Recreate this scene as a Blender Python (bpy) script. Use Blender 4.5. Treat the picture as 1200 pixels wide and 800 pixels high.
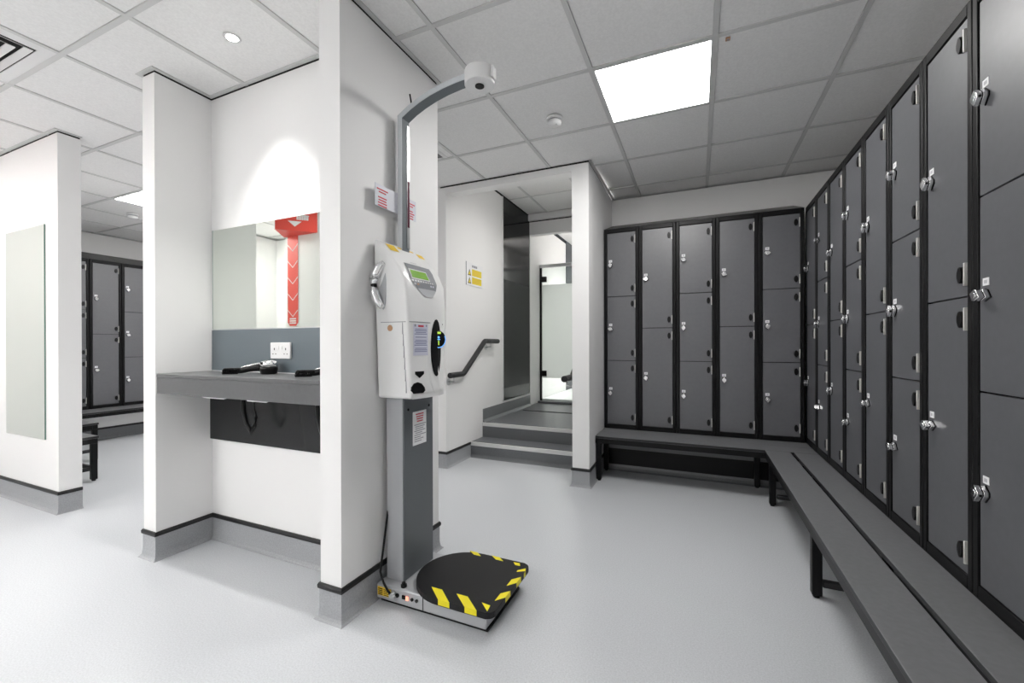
import bpy, bmesh, math, random
from mathutils import Matrix, Vector
random.seed(7)
scene = bpy.context.scene
COL = scene.collection
for o in list(bpy.data.objects):
    bpy.data.objects.remove(o)

# ------------------------------------------------------------------ camera
def make_camera():
    cd = bpy.data.cameras.new('camera'); cam = bpy.data.objects.new('camera', cd); COL.objects.link(cam)
    yaw, pitch, roll = math.radians(23.7787), math.radians(-0.0786), math.radians(-0.1506)
    f = Vector((-math.sin(yaw)*math.cos(pitch), math.cos(yaw)*math.cos(pitch), math.sin(pitch)))
    r = Vector((math.cos(yaw), math.sin(yaw), 0)); u = r.cross(f)
    r2 = r*math.cos(roll) + u*math.sin(roll); u2 = -r*math.sin(roll) + u*math.cos(roll)
    m = Matrix(((r2.x, u2.x, -f.x, 0), (r2.y, u2.y, -f.y, 0), (r2.z, u2.z, -f.z, 1.137), (0, 0, 0, 1)))
    cam.matrix_world = m
    cd.sensor_width = 36; cd.lens = 36*494.01/1200; cd.shift_y = 4.85/1200; cd.clip_start = .02
    scene.camera = cam
make_camera()

# ------------------------------------------------------------------ world, exposure, light strengths
w = bpy.data.worlds.new('world'); scene.world = w; w.use_nodes = True
w.node_tree.nodes['Background'].inputs[0].default_value = (.9, .95, 1, 1)
w.node_tree.nodes['Background'].inputs[1].default_value = .05
vs = scene.view_settings
vs.view_transform = 'Standard'; vs.look = 'None'; vs.gamma = 1; vs.use_curve_mapping = False
vs.exposure = 0.48
PANEL = 20.0          # radiance of the ceiling light panels
SPOT = 64.0           # watts of a recessed downlight
CEIL = 2.6

# ------------------------------------------------------------------ materials
def mat(name, col, rough=.5, metal=0, spec=.5, bump=None, speck=None, coat=0, emit=None):
    m = bpy.data.materials.new(name); m.use_nodes = True
    nt = m.node_tree; b = nt.nodes['Principled BSDF']
    b.inputs['Base Color'].default_value = (*col, 1); b.inputs['Roughness'].default_value = rough
    b.inputs['Metallic'].default_value = metal; b.inputs['Specular IOR Level'].default_value = spec
    b.inputs['Coat Weight'].default_value = coat; b.inputs['Coat Roughness'].default_value = .15
    if emit:
        b.inputs['Emission Color'].default_value = (*emit[0], 1); b.inputs['Emission Strength'].default_value = emit[1]
    tc = nt.nodes.new('ShaderNodeTexCoord')
    def noise(scale, detail=3):
        n = nt.nodes.new('ShaderNodeTexNoise'); n.inputs['Scale'].default_value = scale; n.inputs['Detail'].default_value = detail
        nt.links.new(tc.outputs['Object'], n.inputs['Vector']); return n
    if speck:     # (scale, amount): fine grain of the colour
        n = noise(speck[0]); r = nt.nodes.new('ShaderNodeValToRGB')
        r.color_ramp.elements[0].position = .3; r.color_ramp.elements[1].position = .7
        k = speck[1]
        r.color_ramp.elements[0].color = (*[max(0, c*(1-k)) for c in col], 1)
        r.color_ramp.elements[1].color = (*[min(1, c*(1+k)) for c in col], 1)
        nt.links.new(n.outputs['Fac'], r.inputs['Fac']); nt.links.new(r.outputs['Color'], b.inputs['Base Color'])
    if bump:
        n = noise(bump[0]); bp = nt.nodes.new('ShaderNodeBump'); bp.inputs['Strength'].default_value = bump[1]
        bp.inputs['Distance'].default_value = .002
        nt.links.new(n.outputs['Fac'], bp.inputs['Height']); nt.links.new(bp.outputs['Normal'], b.inputs['Normal'])
    return m
M = dict(
    wall=mat('white_wall_paint', (.885, .88, .875), .55, bump=(60, .08)),
    tile=mat('ceiling_tile_mineral', (.88, .875, .87), .9, speck=(90, .04), bump=(150, .15)),
    grid=mat('ceiling_grid_white', (.66, .66, .655), .5),
    gap=mat('black_shadow_gap', (.006, .006, .006), .8),
    floor=mat('grey_safety_vinyl', (.575, .592, .615), .33, speck=(170, .10), bump=(120, .12)),
    skirt=mat('grey_vinyl_skirting', (.36, .37, .385), .4, speck=(170, .12)),
    step=mat('dark_grey_step_vinyl', (.16, .167, .177), .38, speck=(150, .16)),
    nosing=mat('pale_nosing', (.78, .78, .77), .45),
    cap=mat('black_rubber_capping', (.008, .008, .009), .45),
    door=mat('charcoal_laminate', (.095, .097, .107), .40, spec=1.0, speck=(40, .05)),
    frame=mat('black_powder_coat', (.004, .004, .0045), .4, spec=.22),
    slope=mat('charcoal_top_sheet', (.05, .05, .052), .4),
    bench=mat('grey_bench_laminate', (.155, .157, .164), .42, speck=(60, .06)),
    rail=mat('dark_grey_steel', (.022, .022, .024), .45, spec=.3),
    chrome=mat('chrome', (.92, .92, .93), .16, 1),
    hinge=mat('bright_hinge_steel', (.72, .71, .68), .4, .35),
    brushed=mat('brushed_steel', (.62, .63, .64), .35, 1),
    black=mat('black_plastic', (.005, .005, .0055), .35, spec=.25),
    board=mat('pale_notice_board', (.72, .72, .78), .5),
    rubber=mat('black_rubber_mat', (.008, .008, .009), .5, spec=.3, bump=(400, .3)),
    white=mat('white_plastic', (.80, .80, .80), .35),
    plate=mat('white_label', (.85, .85, .86), .5),
    print_grey=mat('grey_print', (.30, .30, .33), .6),
    print_pale=mat('pale_grey_print', (.52, .52, .55), .6),
    counter=mat('grey_counter_laminate', (.115, .117, .121), .35, speck=(50, .05)),
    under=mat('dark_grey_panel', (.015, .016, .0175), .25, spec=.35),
    splash=mat('slate_blue_splashback', (.135, .165, .185), .2),
    shell=mat('machine_white_shell', (.86, .86, .855), .3, coat=.3),
    alu=mat('silver_paint', (.50, .51, .53), .38, .25),
    dkalu=mat('dark_grey_panel_paint', (.135, .148, .16), .4),
    rod=mat('anodised_aluminium', (.62, .65, .68), .5, .2),
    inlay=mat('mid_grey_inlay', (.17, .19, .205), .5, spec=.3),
    maroon=mat('maroon_window', (.10, .012, .035), .2),
    yellow=mat('hazard_yellow', (.86, .74, .01), .45),
    ochre=mat('yellow_label', (.80, .54, .04), .5),
    lcd=mat('green_display', (.16, .34, .03), .25, emit=((.25, .55, .04), .1)),
    keypad=mat('grey_keypad', (.23, .24, .26), .4),
    tan=mat('tan_sticker', (.52, .30, .17), .6),
    red=mat('red_sign', (.76, .075, .055), .5),
    redprint=mat('red_print', (.62, .06, .09), .6),
    blueprint=mat('blue_grey_print', (.25, .27, .42), .6),
    lilac=mat('pale_lilac_label', (.66, .67, .78), .5),
    amber=mat('yellow_panel', (.78, .62, .02), .5),
    blueglow=mat('blue_ring_light', (.1, .3, .8), .4, emit=((.15, .45, 1.0), .9)),
    greenglow=mat('green_icon_light', (.5, .8, .1), .4, emit=((.55, .8, .1), .4)),
    redlamp=mat('red_indicator_lamp', (.9, .2, .1), .4, emit=((1, .3, .2), 1.5)),
    darkglass=mat('black_gloss_panel', (.014, .015, .016), .08, spec=.15),
    frostdark=mat('black_satin_panel', (.016, .017, .0175), .35, spec=.1),
    navy=mat('dark_navy_panel', (.03, .038, .05), .3),
    lamp=mat('lit_diffuser', (.9, .9, .9), .5, emit=((1.0, .985, .965), PANEL)),
    spotlens=mat('lit_downlight_lens', (.9, .9, .9), .5, emit=((1, .98, .95), 30)),
    ventdark=mat('dark_duct', (.02, .02, .02), .8),
    ventgrey=mat('grey_grille', (.17, .17, .17), .6),
    edgegreen=mat('glass_edge_green', (.12, .22, .18), .1),
)
def mirror_mat():
    m = bpy.data.materials.new('mirror_silver'); m.use_nodes = True
    b = m.node_tree.nodes['Principled BSDF']
    b.inputs['Base Color'].default_value = (.81, .85, .80, 1); b.inputs['Metallic'].default_value = 1; b.inputs['Roughness'].default_value = .015
    return m
M['mirror'] = mirror_mat()
def glass_mat(name, frost):
    m = bpy.data.materials.new(name); m.use_nodes = True; nt = m.node_tree; nt.nodes.clear()
    out = nt.nodes.new('ShaderNodeOutputMaterial'); mix = nt.nodes.new('ShaderNodeMixShader')
    tr = nt.nodes.new('ShaderNodeBsdfTransparent'); tr.inputs[0].default_value = (.93, .96, .95, 1)
    if frost:
        a = nt.nodes.new('ShaderNodeMixShader'); a.inputs[0].default_value = .5
        t = nt.nodes.new('ShaderNodeBsdfTranslucent'); t.inputs[0].default_value = (.8, .83, .81, 1)
        d = nt.nodes.new('ShaderNodeBsdfDiffuse'); d.inputs[0].default_value = (.72, .75, .73, 1)
        nt.links.new(t.outputs[0], a.inputs[1]); nt.links.new(d.outputs[0], a.inputs[2])
        mix.inputs[0].default_value = .85
        nt.links.new(tr.outputs[0], mix.inputs[1]); nt.links.new(a.outputs[0], mix.inputs[2])
    else:
        g = nt.nodes.new('ShaderNodeBsdfGlossy'); g.inputs['Roughness'].default_value = .03
        fr = nt.nodes.new('ShaderNodeFresnel'); fr.inputs[0].default_value = 1.45
        nt.links.new(fr.outputs[0], mix.inputs[0])
        nt.links.new(tr.outputs[0], mix.inputs[1]); nt.links.new(g.outputs[0], mix.inputs[2])
    nt.links.new(mix.outputs[0], out.inputs[0]); return m
M['glass'] = glass_mat('clear_glass', False); M['frost'] = glass_mat('frosted_glass', True)

# ------------------------------------------------------------------ mesh helpers
class MB:
    def __init__(s): s.bm = bmesh.new()
    def _tag(s, faces, mi, smooth=False):
        for f in faces: f.material_index = mi; f.smooth = smooth
    def box(s, x0, x1, y0, y1, z0, z1, bev=0, mi=0, seg=2):
        r = bmesh.ops.create_cube(s.bm, size=1)
        vs_ = r['verts']
        for v in vs_:
            v.co = Vector((x0+(v.co.x+.5)*(x1-x0), y0+(v.co.y+.5)*(y1-y0), z0+(v.co.z+.5)*(z1-z0)))
        fs = {f for v in vs_ for f in v.link_faces}
        s._tag(fs, mi)
        if bev:
            es = {e for v in vs_ for e in v.link_edges}
            rr = bmesh.ops.bevel(s.bm, geom=list(es), offset=bev, segments=seg, profile=.5, affect='EDGES')
            s._tag(rr['faces'], mi, True)
        return s
    def prism(s, poly, axis, a, b, mi=0, bev=0, smooth=False):
        """poly of 2-D points extruded along axis ('x','y','z') from a to b"""
        def P(p, t):
            return {'x': (t, p[0], p[1]), 'y': (p[0], t, p[1]), 'z': (p[0], p[1], t)}[axis]
        n = len(poly)
        v0 = [s.bm.verts.new(P(p, a)) for p in poly]; v1 = [s.bm.verts.new(P(p, b)) for p in poly]
        fs = [s.bm.faces.new(v0), s.bm.faces.new(v1)]
        sd = []
        for i in range(n):
            sd.append(s.bm.faces.new((v0[i], v0[(i+1) % n], v1[(i+1) % n], v1[i])))
        s._tag(fs, mi); s._tag(sd, mi, smooth)
        if bev:
            es = list({e for f in fs for e in f.edges})
            rr = bmesh.ops.bevel(s.bm, geom=es, offset=bev, segments=2, profile=.5, affect='EDGES'); s._tag(rr['faces'], mi, True)
        return s
    def cyl(s, axis, c, r, a, b, n=20, mi=0, rb=None, bev=0):
        """cylinder about axis; c = 2-D centre in the other two axes"""
        rb = r if rb is None else rb
        def P(x, y, t): return {'x': (t, x, y), 'y': (x, t, y), 'z': (x, y, t)}[axis]
        A = [s.bm.verts.new(P(c[0]+r*math.cos(2*math.pi*i/n), c[1]+r*math.sin(2*math.pi*i/n), a)) for i in range(n)]
        B = [s.bm.verts.new(P(c[0]+rb*math.cos(2*math.pi*i/n), c[1]+rb*math.sin(2*math.pi*i/n), b)) for i in range(n)]
        fs = [s.bm.faces.new(A), s.bm.faces.new(B)]; s._tag(fs, mi)
        s._tag([s.bm.faces.new((A[i], A[(i+1) % n], B[(i+1) % n], B[i])) for i in range(n)], mi, True)
        if bev:
            es = list({e for f in fs for e in f.edges})
            rr = bmesh.ops.bevel(s.bm, geom=es, offset=bev, segments=2, profile=.5, affect='EDGES'); s._tag(rr['faces'], mi, True)
        return s
    def tube(s, pts, r, n=10, mi=0, up=(0, 0, 1)):
        pts = [Vector(p) for p in pts]; rs = r if isinstance(r, (list, tuple)) else [r]*len(pts)
        rings = []
        for i, p in enumerate(pts):
            t = (pts[min(i+1, len(pts)-1)] - pts[max(i-1, 0)]).normalized()
            u = Vector(up)
            if abs(u.dot(t)) > .95: u = Vector((1, 0, 0))
            a = t.cross(u).normalized(); b = a.cross(t)
            rings.append([s.bm.verts.new(p + rs[i]*(math.cos(2*math.pi*k/n)*a + math.sin(2*math.pi*k/n)*b)) for k in range(n)])
        fs = []
        for i in range(len(rings)-1):
            for k in range(n):
                fs.append(s.bm.faces.new((rings[i][k], rings[i][(k+1) % n], rings[i+1][(k+1) % n], rings[i+1][k])))
        s._tag(fs, mi, True); s._tag([s.bm.faces.new(rings[0]), s.bm.faces.new(rings[-1])], mi)
        return s
    def quad(s, pts, mi=0):
        s._tag([s.bm.faces.new([s.bm.verts.new(p) for p in pts])], mi); return s
    def lathe(s, prof, c, n=24, mi=0):
        """prof of (radius, z) about vertical axis at c"""
        rings = [[s.bm.verts.new((c[0]+r*math.cos(2*math.pi*k/n), c[1]+r*math.sin(2*math.pi*k/n), z)) for k in range(n)] for r, z in prof]
        for i in range(len(rings)-1):
            s._tag([s.bm.faces.new((rings[i][k], rings[i][(k+1) % n], rings[i+1][(k+1) % n], rings[i+1][k])) for k in range(n)], mi, True)
        s._tag([s.bm.faces.new(rings[0]), s.bm.faces.new(rings[-1])], mi); return s
    def sweep(s, path, prof, closed=False, mi=0):
        """profile of (offset to the left of travel, z) along a plan path with mitred corners"""
        n = len(path); P = [Vector(p) for p in path]; rings = []
        for i in range(n):
            d0 = (P[i]-P[i-1]).normalized() if (i > 0 or closed) else None
            d1 = (P[(i+1) % n]-P[i]).normalized() if (i < n-1 or closed) else None
            if d0 is None: d0 = d1
            if d1 is None: d1 = d0
            n0, n1 = Vector((-d0.y, d0.x)), Vector((-d1.y, d1.x)); m = (n0+n1)
            m = m/max(.2, m.dot(n0))
            rings.append([s.bm.verts.new((P[i].x+m.x*o, P[i].y+m.y*o, z)) for o, z in prof])
        k = len(prof)
        for i in range(n if closed else n-1):
            a, b = rings[i], rings[(i+1) % n]
            s._tag([s.bm.faces.new((a[j], a[(j+1) % k], b[(j+1) % k], b[j])) for j in range(k)], mi)
        if not closed: s.bm.faces.new(rings[0]); s.bm.faces.new(rings[-1])
        return s
    def mesh(s, name):
        bmesh.ops.recalc_face_normals(s.bm, faces=s.bm.faces[:])
        me = bpy.data.meshes.new(name); s.bm.to_mesh(me); s.bm.free(); return me
def obj(name, mb, mats, parent=None, loc=(0, 0, 0), kind=None, label=None):
    me = mb if isinstance(mb, bpy.types.Mesh) else mb.mesh(name)
    if not me.materials:
        for m in (mats if isinstance(mats, (list, tuple)) else [mats]): me.materials.append(M[m])
    o = bpy.data.objects.new(name, me); COL.objects.link(o); o.location = loc
    if parent: o.parent = parent
    if kind: o['kind'] = kind
    if label: o['label'] = label
    return o
def tag(o, label, cat, group=None):
    o['label'] = label; o['category'] = cat
    if group: o['group'] = group
    return o
def thing(name, label, cat, loc=(0, 0, 0), rotz=0, group=None):
    o = bpy.data.objects.new(name, None); COL.objects.link(o); o.empty_display_size = .1
    o.location = loc; o.rotation_euler = (0, 0, rotz)
    return tag(o, label, cat, group)
def copy_tree(o, parent=None):
    c = o.copy(); COL.objects.link(c)
    if parent: c.parent = parent
    for ch in o.children: copy_tree(ch, c)
    return c
def struct(name, mb, mats, parent=None): return obj(name, mb, mats, parent, kind='structure')

# ------------------------------------------------------------------ room shell
struct('floor', MB().box(-7.4, 1.3, -2.7, 4.45, -.1, 0), 'floor')

def wall(name, poly, z0=0, z1=CEIL-.012, gap=True):
    o = struct(name, MB().prism(poly, 'z', z0, z1), 'wall')
    if gap:     # recessed black joint under the ceiling
        cx = sum(p[0] for p in poly)/len(poly); cy = sum(p[1] for p in poly)/len(poly)
        obj('shadow_gap', MB().prism([(x+(.004 if x < cx else -.004), y+(.004 if y < cy else -.004)) for x, y in poly], 'z', z1, CEIL+.002), 'gap', o)
    return o
def rect(x0, x1, y0, y1): return [(x0, y0), (x1, y0), (x1, y1), (x0, y1)]
vanity_plan = [(-1.330, 1.993), (-1.330, 1.289), (-1.445, 1.289), (-1.445, 1.57), (-2.633, 1.57), (-2.633, 1.283), (-2.745, 1.283), (-2.745, 1.993),
               (-2.633, 1.993), (-2.633, 1.706), (-1.445, 1.706), (-1.445, 1.993)]
o = struct('wall_middle', MB().prism(vanity_plan, 'z', 0, CEIL-.012), 'wall')
obj('shadow_gap', MB().sweep(vanity_plan, [(-.004, CEIL-.012), (-.004, CEIL+.002), (-.03, CEIL+.002), (-.03, CEIL-.012)], True), 'gap', o)
wall('wall_stub', rect(-5.33, -3.97, 1.376, 1.495))
wall('wall_left', rect(-5.45, -5.33, -.9, 1.495), gap=False)
wall('wall_pier', rect(-4.31, -3.75, -.55, -.245), gap=False)
wall('wall_left_rear', rect(-5.45, -4.31, -1.02, -.9), gap=False)
wall('wall_left_front', rect(-4.31, -4.19, -2.7, -.55), gap=False)
wall('wall_front', rect(-4.31, 1.3, -2.7, -2.6), gap=False)
wall('wall_right', rect(1.2, 1.3, -2.6, 4.40), gap=False)
wall('wall_back', rect(-.79, 1.3, 4.30, 4.42), gap=False)
wall('wall_back_left', rect(-7.25, -2.25, 4.30, 4.42), gap=False)
wall('wall_locker_left', rect(-7.25, -7.13, 1.376, 4.30), gap=False)
wall('wall_stair_left', rect(-2.25, -2.13, 3.325, 8.1), 0, 2.92, gap=False)
wall('wall_stair_front', rect(-2.6, -2.25, 3.325, 3.45), gap=False)
wall('wall_partition', rect(-.928, -.79, 3.31, 4.30))
wall('wall_stair_right', rect(-.928, -.79, 4.30, 8.1), 0, 3.0, gap=False)
wall('wall_shower_back', rect(-2.25, -.79, 8.1, 8.2), 0, 3.1, gap=False)
h = struct('wall_header', MB().box(-2.13, -.928, 3.316, 3.43, 2.535, 2.90), 'wall')
obj('shadow_gap', MB().box(-2.18, -.79, 3.309, 3.316, 2.592, 2.6), 'gap', h)
b_ = struct('wall_bulkhead', MB().box(-2.13, -.928, 5.42, 5.52, 2.65, 3.0), 'wall')
obj('trim_strip', MB().box(-2.13, -.928, 5.37, 5.42, 2.835, 2.92, .004), 'white', b_)
obj('shadow_gap', MB().box(-2.13, -.928, 5.412, 5.42, 2.824, 2.835), 'gap', b_)

# skirting: coved vinyl with a black capping strip
COVE = [(0, .128), (.004, .128), (.004, .045), (.007, .018), (.012, .008), (.020, .002), (.020, 0), (0, 0)]
CAP = [(0, .127), (.009, .127), (.010, .140), (.006, .149), (0, .149)]
def skirting(name, path, closed=False, m='skirt'):
    o = struct(name, MB().sweep(path, COVE, closed), m)
    obj('capping_strip', MB().sweep(path, CAP, closed), 'cap', o)
skirting('baseboard_stub', [(-3.97, 1.495), (-3.97, 1.376), (-5.33, 1.376), (-5.33, -.9)])
skirting('baseboard_middle', vanity_plan, True)
skirting('baseboard_stair_left', [(-2.13, 3.775), (-2.13, 3.325), (-2.25, 3.325)])
skirting('baseboard_partition', [(-.79, 3.90), (-.79, 3.31), (-.928, 3.31), (-.928, 3.775)])
def plinth(name, x0, x1, y0, y1): return struct(name, MB().box(x0, x1, y0, y1, 0, .36), 'wall')
def kick(name, x0, x1, y0, y1, face):
    o = struct(name, MB().box(x0, x1, y0, y1, .0, .357), 'frame')
    if face == 'y': obj('kick_strip', MB().box(x0, x1, y0-.004, y0, .195, .25), 'bench', o); obj('cove', MB().sweep([(x1, y0), (x0, y0)], [(0, .05), (.006, .03), (.018, .010), (.040, .001), (.040, 0), (0, 0)]), 'step', o)
    else: obj('kick_strip', MB().box(x0-.004, x0, y0, y1, .195, .25), 'bench', o); obj('cove', MB().sweep([(x0, y0), (x0, y1)], [(0, .05), (.006, .03), (.018, .010), (.040, .001), (.040, 0), (0, 0)]), 'step', o)
kick('trim_kick_back', -.79, .80, 3.90, 4.30, 'y')
kick('trim_kick_right', .80, 1.2, 1.3, 4.30, 'x')
plinth('wall_plinth_left', -7.13, -6.63, 1.6, 4.30)
skirting('baseboard_left', [(-6.63, 4.3), (-6.63, 1.6)], False, 'step')

# stairs to the shower landing
landing = struct('floor_landing', MB().box(-2.13, -.928, 4.04, 8.1, 0, .30), 'step')
obj('step', MB().box(-2.13, -.928, 3.775, 4.04, 0, .148), 'step', landing)
for y, z in ((3.775, .148), (4.04, .30)):
    obj('nosing', MB().prism([(y-.006, z-.034), (y+.004, z-.034), (y+.004, z-.003), (y+.012, z+.003), (y-.006, z+.003)], 'x', -2.125, -.928), 'nosing', landing)
    obj('nosing_joint', MB().box(-2.125, -.928, y+.012, y+.030, z-.002, z+.0025), 'cap', landing)
obj('kerb', MB().box(-2.12, -.928, 5.72, 5.80, .30, .33, .01), 'step', landing)
obj('dark_strip', MB().box(-2.05, -.928, 4.98, 5.03, .30, .303), 'gap', landing)  # thin black strip across the landing floor
obj('step_cove', MB().sweep([(-2.13, 3.772), (-.928, 3.772)], [(0, .03), (-.006, .02), (-.02, .006), (-.035, 0), (0, 0)]), 'step', landing)
lsk = struct('baseboard_landing', MB().sweep([(-2.13, 5.45), (-2.13, 4.045)], [(0, .446), (.004, .446), (.004, .33), (.03, .30), (0, .30)]), 'step')
lsk2 = struct('baseboard_landing_right', MB().sweep([(-.928, 4.045), (-.928, 5.7)], [(0, .446), (.004, .446), (.004, .33), (.03, .30), (0, .30)]), 'step')

# ceiling: exposed grid with lay-in tiles, each tile its own piece
GX0, GY0 = -1.1193, 1.6277
ceiling = bpy.data.objects.new('ceiling', None); COL.objects.link(ceiling); ceiling['kind'] = 'structure'
tile_me = MB().box(-.2885, .2885, -.2885, .2885, .004, .016, .003, seg=1).mesh('ceiling_tile')
LIGHTS = {(1, 1): 'vis', (-7, 1): 'vis', (-3, -4): 'off', (1, -4): 'off', (-6, -4): 'skip'}
VENT = (-4, -2)
OFF = [(-4, -4), (-7, -3), (-4, -7), (-1, -6), (-6, 3)]  # all out of view; first and last added as fill for the left side
used = {(1, 1), (-7, 1), VENT} | set(OFF)
def cell(i, j): return GX0+.6*i+.3, GY0+.6*j+.3
def in_room(x, y):
    if x < -7.4 or x > 1.4 or y < -2.9 or y > 4.6: return False
    if -2.25 < x < -.79 and y > 3.5: return False
    return True
for i in range(-11, 5):
    for j in range(-8, 6):
        x, y = cell(i, j)
        if (i, j) in used or not in_room(x, y): continue
        t = obj('ceiling_tile', tile_me, 'tile', ceiling, (x, y, CEIL))
for i in range(-11, 6):
    x = GX0+.6*i
    y1 = 3.32 if -2.2 < x < -.85 else 4.4
    obj('grid_bar', MB().box(x-.012, x+.012, -2.7, y1, CEIL-.001, CEIL+.014), 'grid', ceiling)
for j in range(-8, 6):
    y = GY0+.6*j
    for x0, x1 in ([(-7.4, 1.3)] if y < 3.3 else [(-7.4, -2.25), (-.79, 1.3)]):
        obj('grid_bar', MB().box(x0, x1, y-.012, y+.012, CEIL-.0005, CEIL+.013), 'grid', ceiling)
# plasterboard backing above the tiles keeps stray light out
obj('ceiling_backing', MB().box(-7.4, 1.3, -2.7, 3.32, CEIL+.02, CEIL+.06).box(-7.4, -2.25, 3.32, 4.45, CEIL+.02, CEIL+.06).box(-.79, 1.3, 3.32, 4.45, CEIL+.02, CEIL+.06), 'tile', ceiling)
# pale wall-angle strips round the walls that reach the ceiling
def angle(path, closed=False):
    obj('wall_angle', MB().sweep(path, [(0, CEIL-.002), (.022, CEIL-.002), (.022, CEIL+.003), (0, CEIL+.003)], closed), 'grid', ceiling)
angle(vanity_plan, True); angle([(-3.97, 1.495), (-3.97, 1.376), (-5.33, 1.376)]); angle([(-.79, 4.30), (-.79, 3.31)])
# stair landing ceiling
sc_ = bpy.data.objects.new('ceiling_landing', None); COL.objects.link(sc_); sc_['kind'] = 'structure'
obj('ceiling_backing', MB().box(-2.13, -.928, 3.43, 5.42, 2.945, 2.98), 'tile', sc_)
for xa, xb in ((-2.126, -1.862), (-1.838, -1.262), (-1.238, -.93)):
    for ya, yb in ((3.44, 4.124), (4.148, 4.724), (4.748, 5.37)):
        obj('ceiling_tile', MB().box(xa, xb, ya, yb, 2.925, 2.937, .003, seg=1), 'tile', sc_)
for x in (-1.85, -1.25): obj('grid_bar', MB().box(x-.012, x+.012, 3.43, 5.37, 2.92, 2.93), 'grid', sc_)
for y in (4.136, 4.736): obj('grid_bar', MB().box(-2.13, -.928, y-.012, y+.012, 2.9205, 2.93), 'grid', sc_)
obj('shadow_gap', MB().box(-2.128, -2.118, 3.43, 5.42, 2.905, 2.921), 'gap', sc_)
struct('floor_shower_tray', MB().box(-2.12, -.93, 5.89, 8.09, .30, .345, .01), 'white')
struct('ceiling_shower', MB().box(-2.13, -.928, 5.52, 8.1, 2.98, 3.02), 'wall')

# ------------------------------------------------------------------ lights
def light_panel(i, j, label, strength=True):
    x, y = cell(i, j)
    t = thing('ceiling_light_panel', label, 'ceiling light', (x, y, CEIL), 0, 'square ceiling light panels')
    obj('frame', MB().box(-.2885, .2885, -.2885, -.281, -.001, .012).box(-.2885, .2885, .281, .2885, -.001, .012)
        .box(-.2885, -.281, -.281, .281, -.001, .012).box(.281, .2885, -.281, .281, -.001, .012), 'white', t)
    obj('diffuser', MB().box(-.281, .281, -.281, .281, .002, .010), 'lamp', t)
light_panel(1, 1, 'square lit ceiling panel in the grid in front of the corner lockers')
light_panel(-7, 1, 'square lit ceiling panel glimpsed in the far left locker area')
for (i, j), s in zip(OFF, ('unseen square fill light panel added between the vanity and the red sign', 'square lit ceiling panel beside the white wall facing the narrow mirror',
                         'square lit ceiling panel by the rear wall behind the viewpoint', 'square lit ceiling panel behind the viewpoint on the locker side',
                         'unseen square fill light panel added behind the vanity wall')):
    light_panel(i, j, s)
def downlight(x, y, z, label, watts, cone=130):
    t = thing('recessed_downlight', label, 'downlight', (x, y, z))
    obj('trim_ring', MB().lathe([(.024, 0), (.035, -.002), (.037, .001), (.024, .004)], (0, 0)), 'white', t)
    obj('lens', MB().cyl('z', (0, 0), .024, -.001, .002, 24), 'spotlens', t)
    ld = bpy.data.lights.new('downlight_lamp', 'SPOT'); ld.energy = watts; ld.spot_size = math.radians(cone); ld.spot_blend = 1.0
    ld.shadow_soft_size = .03; ld.color = (1, .98, .95)
    lo = bpy.data.objects.new('downlight_lamp', ld); COL.objects.link(lo); lo.parent = t; lo.location = (0, 0, -.01)
downlight(-2.024, 1.301, CEIL, 'small round recessed downlight glowing above the vanity counter', SPOT, 80)
downlight(-1.05, 6.8, 2.98, 'small unseen downlight added to brighten the shower room behind the glass screen', 230)  # lamp added out of sight to brighten the shower room
downlight(-1.12, 3.95, 2.92, 'small unseen downlight added to brighten the stair landing', 44, 165)  # unseen lamp added to lift the light on the steps

# ------------------------------------------------------------------ lockers
LW, LH, LD = .309, 1.812, .42
def lock_mesh(rot):
    mb = MB()
    c, s_ = math.cos(rot), math.sin(rot)
    def hexa(k): return [((x*c-z*s_)*k, (x*s_+z*c)*k) for x, z in ((0, .022), (.0165, .006), (.0165, -.005), (0, -.025), (-.0165, -.005), (-.0165, .006))]
    mb.prism(hexa(1.10), 'y', 0, -.003, 1)  # slightly larger black base stands in for the lock's shadow outline
    mb.prism(hexa(1.0), 'y', -.003, -.013, 0, .001)
    mb.prism(hexa(.88), 'y', -.013, -.0155, 1)
    mb.prism(hexa(1.0), 'y', -.0155, -.028, 0, .0015)
    mb.prism(hexa(.45), 'y', -.0275, -.0295, 0, .0006)
    mb.box(-.0185, .0185, -.024, -.018, -.007, .0, 0, 1)
    return mb.mesh('lock')
LOCKS = [lock_mesh(r) for r in (0, .2, 1.25, 1.6)]
plate_me = MB().box(-.014, .014, -.0015, 0, -.011, .011, 0, 0).box(-.007, .007, -.0018, -.0015, -.005, .005, 0, 1).mesh('number_plate')
hinge_me = MB().box(-.0058, -.0005, -.010, 0, -.036, .036, .001, 0, 1).box(.0005, .008, .0, .003, -.035, .035, .001, 1, 1).mesh('hinge')  # frame-side leaf gets a dark colour to stand for the shade on it
knob_me = MB().prism([(.0130*math.cos(a*math.pi/10), .0265*math.sin(a*math.pi/10)) for a in range(20)], 'y', 0, -.011, 0, .002, True).mesh('hinge_cover')
FB = .030           # frame border
def carcass_mesh():
    mb = MB(); W = LW-.002
    mb.box(.001, W, .022, LD, 0, LH)                                   # body behind the doors
    mb.box(.001, FB-.003, 0, .022, 0, LH, .003); mb.box(W-FB+.005, W, 0, .022, 0, LH, .003)
    mb.box(FB-.003, W-FB+.005, 0, .022, LH-.036, LH, .002, 0, 1); mb.box(FB-.003, W-FB+.005, 0, .022, 0, .038, .002, 0, 1)
    return mb.mesh('carcass')
CARC = carcass_mesh()
SLOPE = MB().prism([(.0, LH), (LD, LH), (LD, LH+.14)], 'x', .001, LW-.001).mesh('sloping_top')
DOORME = {}
def door_mesh(n):
    if n not in DOORME:
        hgt = (LH-.076)/n
        DOORME[n] = MB().box(FB, LW-FB, .004, .021, -hgt/2+.0025, hgt/2-.0025, .0012, 0, 1).mesh('door_panel')
    return DOORME[n]
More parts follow.
